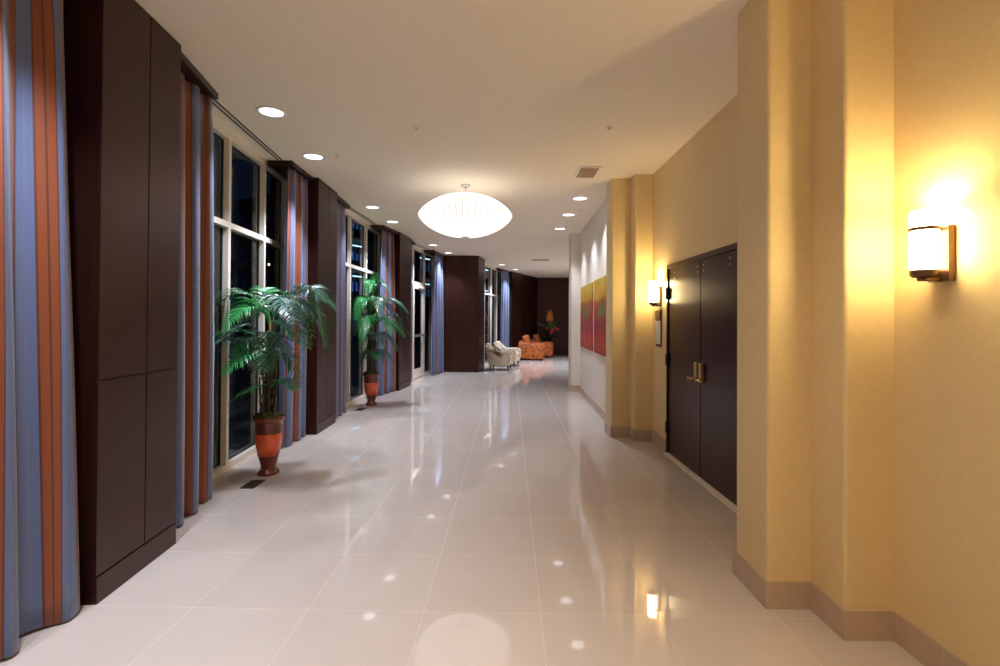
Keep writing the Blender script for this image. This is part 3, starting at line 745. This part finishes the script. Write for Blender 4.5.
def palm(loc, canes, fronds, label, nl, ll, width, seed):
    r = empty('potted_palm', (*loc, 0)); tag(r, label, 'potted palm', 'palms in terracotta urns by the windows')
    pot(r)
    rnd = random.Random(seed)
    for (x, y, h, rad, lean) in canes:
        pts = []; rr = []
        n = 16
        for i in range(n+1):
            t = i/n; z = .54 + (h-.54)*t
            pts.append((x + lean*t*t + .004*math.sin(i*1.7), y + .004*math.cos(i*1.3), z)); rr.append(rad*(1 - .25*t)*(1.0 if i % 2 else 1.13))
        new_obj('stem', tube_bm(pts, rr, 8), M['cane'], r, True)
        if h > 1.1: new_obj('crown_shaft', tube_bm([pts[-1], (pts[-1][0]+lean*.1, y, h+.13), (pts[-1][0]+lean*.2, y, h+.28)], [rad*.85, rad*1.05, rad*.35], 8), M['shaft'], r, True)
    for i, (p0, p1, p2, mi, k) in enumerate(fronds):
        new_obj('frond', frond_bm(p0, p1, p2, max(8, int(nl*k)), ll*k, seed*31+i, width), LM[mi], r)
    return r
u = .00212
def F1(bx, by, ax, ay, tx, ty, y1, y2, mi, k=1.0):
    """crop pixels on palm 1 -> plant coordinates"""
    f = lambda x, y, d: ((x-340)*u, d, 1.5 - ((y/4.593+280) - 318.6)*.00972)
    return (f(bx, by, 0), f(ax, ay, y1), f(tx, ty, y2), mi, k)
fr1 = [F1(330,180, 210,62, 48,205, -.05,-.10, 0, 1.1), F1(335,170, 300,60, 262,35, .1,.22, 1, .7), F1(350,175, 470,55, 632,130, .05,.05, 0, 1.1),
    F1(352,180, 420,80, 530,190, -.22,-.42, 3, 1.05), F1(350,200, 500,110, 575,300, .08,.10, 1, 1.1), F1(330,300, 230,235, 100,285, -.10,-.15, 1, 1.0),
    F1(330,310, 210,270, 80,345, -.22,-.42, 3, 1.0), F1(335,320, 260,290, 180,395, .1,.22, 2, 1.0), F1(350,250, 430,195, 545,300, -.1,-.22, 1, 1.0),
    F1(350,480, 290,490, 215,545, -.12,-.2, 2, .7), F1(350,490, 410,455, 465,495, -.05,-.08, 2, .7), F1(350,330, 375,310, 400,400, -.2,-.38, 0, .8),
    F1(340,190, 310,130, 270,215, -.25,-.5, 2, .8), F1(345,200, 350,130, 400,210, .3,.55, 0, .9), F1(335,210, 260,120, 130,190, .25,.4, 0, 1.0), F1(350,205, 440,150, 530,270, .2,.3, 0, 1.0),
    F1(340,330, 310,330, 270,400, -.28,-.5, 2, .8), F1(350,170, 540,40, 600,95, -.2,-.3, 3, .9)]
rnd = random.Random(5)
for i in range(12):
    az = rnd.uniform(0, 2*PI); zs = rnd.choice((1.5, 1.45, 1.2, 1.15, .95)); rr = rnd.uniform(.36, .52) if zs > 1 else .32
    if math.cos(az) < -.5 and abs(math.sin(az)) < .5: rr *= .9
    ca, sa = math.cos(az), math.sin(az)
    fr1.append(((.01*ca, .01*sa, zs), (rr*.5*ca, rr*.5*sa, zs + rnd.uniform(.12, .24)), (rr*ca, rr*sa, zs - rnd.uniform(-.05, .16)), rnd.choice((0, 0, 1, 2, 3)), rnd.uniform(.7, .95)))
canes1 = [(-.012, .0, 1.22, .017, .01), (.035, .02, 1.10, .014, .02), (-.05, .02, 1.02, .013, -.03), (.0, .055, 1.3, .014, .0), (.06, -.02, .98, .012, .04), (-.065, -.03, .92, .011, -.02), (.02, -.05, 1.05, .013, .02), (-.03, -.06, .88, .011, 0)]
palm((-2.235, 4.80), canes1, fr1, 'big palm in an orange banded urn before the first window', 27, .25, .0145, 2)
# second palm: bushier, in tiers
rnd = random.Random(77); fr2 = []
for zt, n_, reach, lift, kk in ((1.95, 6, .30, .20, .75), (1.65, 9, .52, .20, 1.0), (1.35, 9, .60, .20, 1.05), (1.12, 7, .42, .14, .8), (.85, 7, .36, .10, .7)):
    off = rnd.uniform(0, 6)
    for i in range(n_):
        az = off + 2*PI*i/n_ + rnd.uniform(-.25, .25); R_ = reach*rnd.uniform(.8, 1.15); ex = 1.15 if math.cos(az) > 0 else .85
        if math.cos(az) < -.3: R_ *= .62
        ca, sa = math.cos(az)*ex, math.sin(az)
        fr2.append(((.02*ca, .02*sa, zt), (R_*.5*ca, R_*.5*sa, zt + lift*rnd.uniform(.7, 1.2)), (R_*ca, R_*sa, zt - .08*rnd.uniform(0, 2.4)), rnd.choice((0, 1, 1, 2, 3)), kk))
fr2.append(((0, 0, 1.95), (.02, -.02, 2.15), (.10, -.06, 2.30), 2, .6))
canes2 = [(0, 0, 1.75, .016, .0), (.04, .02, 1.5, .013, .03), (-.04, .02, 1.3, .013, -.03), (.0, -.05, 1.15, .012, .02), (.05, -.03, .95, .011, .04), (-.05, -.03, .9, .011, -.03)]
palm((-2.245, 8.66), canes2, fr2, 'bushy palm in an orange banded urn before the second window', 26, .20, .016, 5)

# ------------------------------------------------------------------ armchairs
def outline_bm(pts, y0, y1, bv=.03, seg=3):
    """side outline in x,z swept across y"""
    bm = bmesh.new()
    lo = [bm.verts.new((x, y0, z)) for x, z in pts]; hi = [bm.verts.new((x, y1, z)) for x, z in pts]; n = len(pts)
    bm.faces.new(lo); bm.faces.new(hi[::-1])
    for i in range(n): bm.faces.new((lo[i], hi[i], hi[(i+1) % n], lo[(i+1) % n]))
    if bv:
        es = [e for e in bm.edges if abs(e.verts[0].co.y - e.verts[1].co.y) < 1e-6]
        bevel(bm, bv, seg, es)
    return bm
def cream_chair(loc, rz, label):
    r = empty('cream_armchair', loc, rz); tag(r, label, 'armchair', 'pair of cream tub armchairs')
    side = [(-.30, .15), (.30, .15), (.335, .30), (.345, .42), (.33, .50), (.28, .555), (.20, .58), (.08, .575), (-.05, .545), (-.16, .545), (-.25, .60), (-.34, .70), (-.40, .755), (-.43, .74), (-.41, .62), (-.36, .40)]
    for y0, y1 in ((-.37, -.25), (.25, .37)): new_obj('arm', outline_bm(side, y0, y1, .035), M['cream_cloth'], r, True)
    back = [(-.34, .16), (-.20, .16), (-.22, .42), (-.28, .62), (-.34, .76), (-.39, .80), (-.44, .77), (-.42, .60)]
    new_obj('backrest', outline_bm(back, -.25, .25, .03), M['cream_cloth'], r, True)
    new_obj('seat', box_bm(-.20, .31, -.248, .248, .15, .33, .03, 3), M['cream_cloth'], r, True)
    new_obj('seat_cushion', box_bm(-.19, .325, -.245, .245, .332, .45, .045, 4), M['cream_cloth'], r, True)
    for x in (-.27, .26):
        for y in (-.29, .29): new_obj('leg', lathe_bm([(.016, 0), (.026, .15), (0, .15)], 12, (x, y, 0)), M['leg_wood'], r, True)
cream_chair((.03, 14.95, 0), math.radians(-8), 'cream tub armchair closest to the broad dark column')
cream_chair((.29, 16.35, 0), math.radians(-16), 'cream tub armchair nearer to the orange armchairs')
def orange_chair(loc, rz, label):
    r = empty('orange_armchair', loc, rz); tag(r, label, 'armchair', 'pair of orange patterned armchairs')
    side = [(-.42, .06), (.42, .06), (.45, .30), (.45, .52), (.40, .60), (.28, .63), (-.1, .62), (-.30, .64), (-.44, .68), (-.47, .60), (-.46, .30)]
    for y0, y1 in ((-.42, -.26), (.26, .42)): new_obj('arm', outline_bm(side, y0, y1, .045), M['print'], r, True)
    back = [(-.46, .06), (-.24, .06), (-.24, .50), (-.30, .70), (-.38, .74), (-.47, .70)]
    new_obj('backrest', outline_bm(back, -.26, .26, .03), M['print'], r, True)
    new_obj('seat', box_bm(-.24, .43, -.258, .258, .06, .27, .03, 3), M['print'], r, True)
    new_obj('seat_cushion', box_bm(-.235, .45, -.255, .255, .272, .43, .05, 4), M['print'], r, True)
    bm = bmesh.new(); add_box(bm, -.11, .11, -.30, .30, -.21, .21); bevel(bm, .07, 4)
    bmesh.ops.transform(bm, matrix=Matrix.Translation((-.20, 0, .72)) @ Matrix.Rotation(-.25, 4, 'Y'), verts=bm.verts[:])
    new_obj('back_cushion', bm, M['rust_cloth'], r, True)
    for x in (-.36, .36):
        for y in (-.33, .33): new_obj('leg', lathe_bm([(.022, 0), (.030, .06), (0, .06)], 12, (x, y, 0)), M['leg_wood'], r, True)
orange_chair((1.22, 18.75, 0), math.radians(-10), 'orange patterned armchair closest to the cream armchairs')
orange_chair((1.72, 20.15, 0), math.radians(-10), 'orange patterned armchair partly hidden, beside the flower stand')

# flower arrangement on a dark stand
fx, fy = 2.12, 20.95
r = empty('pedestal_table', (fx, fy, 0)); tag(r, 'dark round pedestal table under the tall flowers', 'table')
new_obj('tabletop', lathe_bm([(0, .72), (.33, .72), (.34, .735), (.33, .75), (0, .75)], 40), M['door_wood'], r, True)
new_obj('pedestal', lathe_bm([(0, .03), (.10, .03), (.05, .10), (.045, .45), (.09, .72), (0, .72)], 24), M['door_wood'], r, True)
new_obj('foot', lathe_bm([(0, 0), (.24, 0), (.24, .015), (.10, .03), (0, .03)], 32), M['door_wood'], r, True)
r = empty('flower_arrangement', (fx, fy, .75)); tag(r, 'tall arrangement of orange and red flowers with dark leaves in a vase', 'flower arrangement')
new_obj('vase', lathe_bm([(0, 0), (.08, 0), (.10, .08), (.09, .18), (.05, .26), (.06, .30), (.045, .30), (.035, .26), (0, .24)], 28), M['black'], r, True)
rnd = random.Random(9)
def petal_bm(p, q, w):
    bm = bmesh.new(); p, q = Vector(p), Vector(q); d = (q-p); s = d.cross(Vector((0, 1, .2))).normalized()
    prev = None
    for k in range(6):
        t = k/5; ww = w*math.sin(PI*min(.98, .08+t*.9)); c = p + d*t + Vector((0, 0, .10*math.sin(PI*t)*d.length))
        row = (bm.verts.new(c+s*ww), bm.verts.new(c+Vector((0, -.01, -.015))), bm.verts.new(c-s*ww))
        if prev: bm.faces.new((prev[0], row[0], row[1], prev[1])); bm.faces.new((prev[1], row[1], row[2], prev[2]))
        prev = row
    return bm
orange_petal = simple('orange petal', (.75, .27, .05), .5); red_petal = simple('red petal', (.5, .03, .03), .5)
for i in range(14):
    a = rnd.uniform(0, 2*PI); R_ = rnd.uniform(.25, .6); z = rnd.uniform(.35, .8)
    new_obj('leaf', petal_bm((0, 0, .28), (R_*math.cos(a), R_*.6*math.sin(a), z), .05), M['leaf_a'], r)
for i in range(4):
    x = (-.03, .03, -.08, .06)[i]; zt = (1.02, .90, .84, .74)[i]
    new_obj('stem', tube_bm([(0, 0, .25), (x*.5, -.02, .5), (x, -.04, zt)], .007, 6), M['leaf_b'], r)
    bm = bmesh.new()
    for k in range(6):
        sg = 1 if k % 2 else -1; z = zt - .16 + k*.045
        b2 = petal_bm((x, -.04, z), (x+sg*.09, -.06, z+.10), .026); me = D.meshes.new('t'); b2.to_mesh(me); b2.free(); bm.from_mesh(me); D.meshes.remove(me)
    new_obj('orange_bloom', bm, orange_petal, r)
for x, z in ((.22, .42), (.32, .36), (.10, .34), (-.12, .40), (.05, .24)):
    new_obj('stem', tube_bm([(0, 0, .25), (x*.5, -.05, z*.8+.1), (x, -.10, z)], .006, 6), M['leaf_b'], r)
    bm = bmesh.new()
    for k in range(8):
        a = 2*PI*k/8
        b2 = petal_bm((x, -.10, z), (x+.075*math.cos(a), -.13, z+.075*math.sin(a)), .03); me = D.meshes.new('t'); b2.to_mesh(me); b2.free(); bm.from_mesh(me); D.meshes.remove(me)
    new_obj('red_bloom', bm, red_petal, r)

# ------------------------------------------------------------------ outside, at night
o = new_obj('exterior_ground', box_bm(-70, -2.0, -25, 90, -.30, -.14), varied('dark pavement', (.05, .05, .055), (.08, .08, .085), (1, 1, 1), .7)); tag(o, 'dark pavement outside the windows', 'pavement', kind='structure')
r = empty('exterior_building', (-10, 42, -.14)); r.rotation_euler.z = math.radians(62); tag(r, 'dark building with rows of blue lit openings seen through the windows', 'building', kind='thing')
bm = bmesh.new()
for z in (0, 3.1, 5.6, 8.1, 10.6): add_box(bm, -7, 22, 0, 10, z, z+.7)
for x in range(-7, 23, 3): add_box(bm, x-.3, x+.3, .1, .7, 0, 11)
for x in range(-14, 44): add_box(bm, x*.5-.06, x*.5+.06, 2.6, 2.8, .7, 10.6)
new_obj('wall', bm, simple('dark concrete', (.08, .085, .10), .8), r)
new_obj('back_wall', box_bm(-7, 22, 9.7, 10, 0, 11.3), simple('dark concrete', (.08, .085, .10), .8), r)
lit = simple('blue lit strip', (.1, .1, .1), .5, emit=(.05, .22, .8), es=.28); lit2 = simple('pale blue lamp', (.1, .1, .1), .5, emit=(.45, .8, 1), es=2.0)
for z in (3.75, 6.3, 8.8):
    new_obj('lit_opening', box_bm(-7, 22, 3.0, 3.1, z+.35, z+1.1), lit, r)
    for x in range(-6, 20, 4): new_obj('lamp_strip', box_bm(x, x+2.8, 1.4, 1.55, z+1.42, z+1.5), lit2, r)
r = empty('street_lamp', (-9.15, 20, -.14)); tag(r, 'lone distant street lamp glowing outside the first window', 'street lamp')
new_obj('pole', tube_bm([(0, 0, 0), (0, 0, 3.9)], [.07, .05]), M['black'], r, True)
new_obj('lamp_head', box_bm(-.22, .22, -.12, .12, 3.78, 3.86, .02, 2), simple('lit lamp head', (.1, .1, .1), .5, emit=(1, .75, .45), es=3), r)

# ------------------------------------------------------------------ world, camera, view
w = D.worlds.new('night'); SC.world = w; w.use_nodes = True
w.node_tree.nodes['Background'].inputs[0].default_value = (.10, .16, .40, 1)
w.node_tree.nodes['Background'].inputs[1].default_value = .02
ROLL = .35
cam = D.cameras.new('camera'); co = D.objects.new('camera', cam); COL.objects.link(co)
co.location = (0, 0, 1.5); co.matrix_world = Matrix.Translation((0, 0, 1.5)) @ Matrix.Rotation(PI/2 + math.radians(.5), 4, 'X') @ Matrix.Rotation(math.radians(ROLL), 4, 'Z')
cam.sensor_width = 36; cam.sensor_fit = 'HORIZONTAL'; cam.lens = 494/1000*36; cam.shift_y = -.0174; cam.clip_start = .05
SC.camera = co
vs = SC.view_settings; vs.view_transform = 'Standard'; vs.look = 'None'; vs.gamma = 1; vs.use_curve_mapping = False; vs.exposure = .85
SC.display_settings.display_device = 'sRGB'
cy = SC.cycles
cy.use_denoising = True
try: cy.denoiser = 'OPENIMAGEDENOISE'
except Exception: pass
cy.max_bounces = 12; cy.diffuse_bounces = 8; cy.glossy_bounces = 5; cy.transparent_max_bounces = 16; cy.sample_clamp_indirect = 6
cy.caustics_reflective = False; cy.caustics_refractive = False
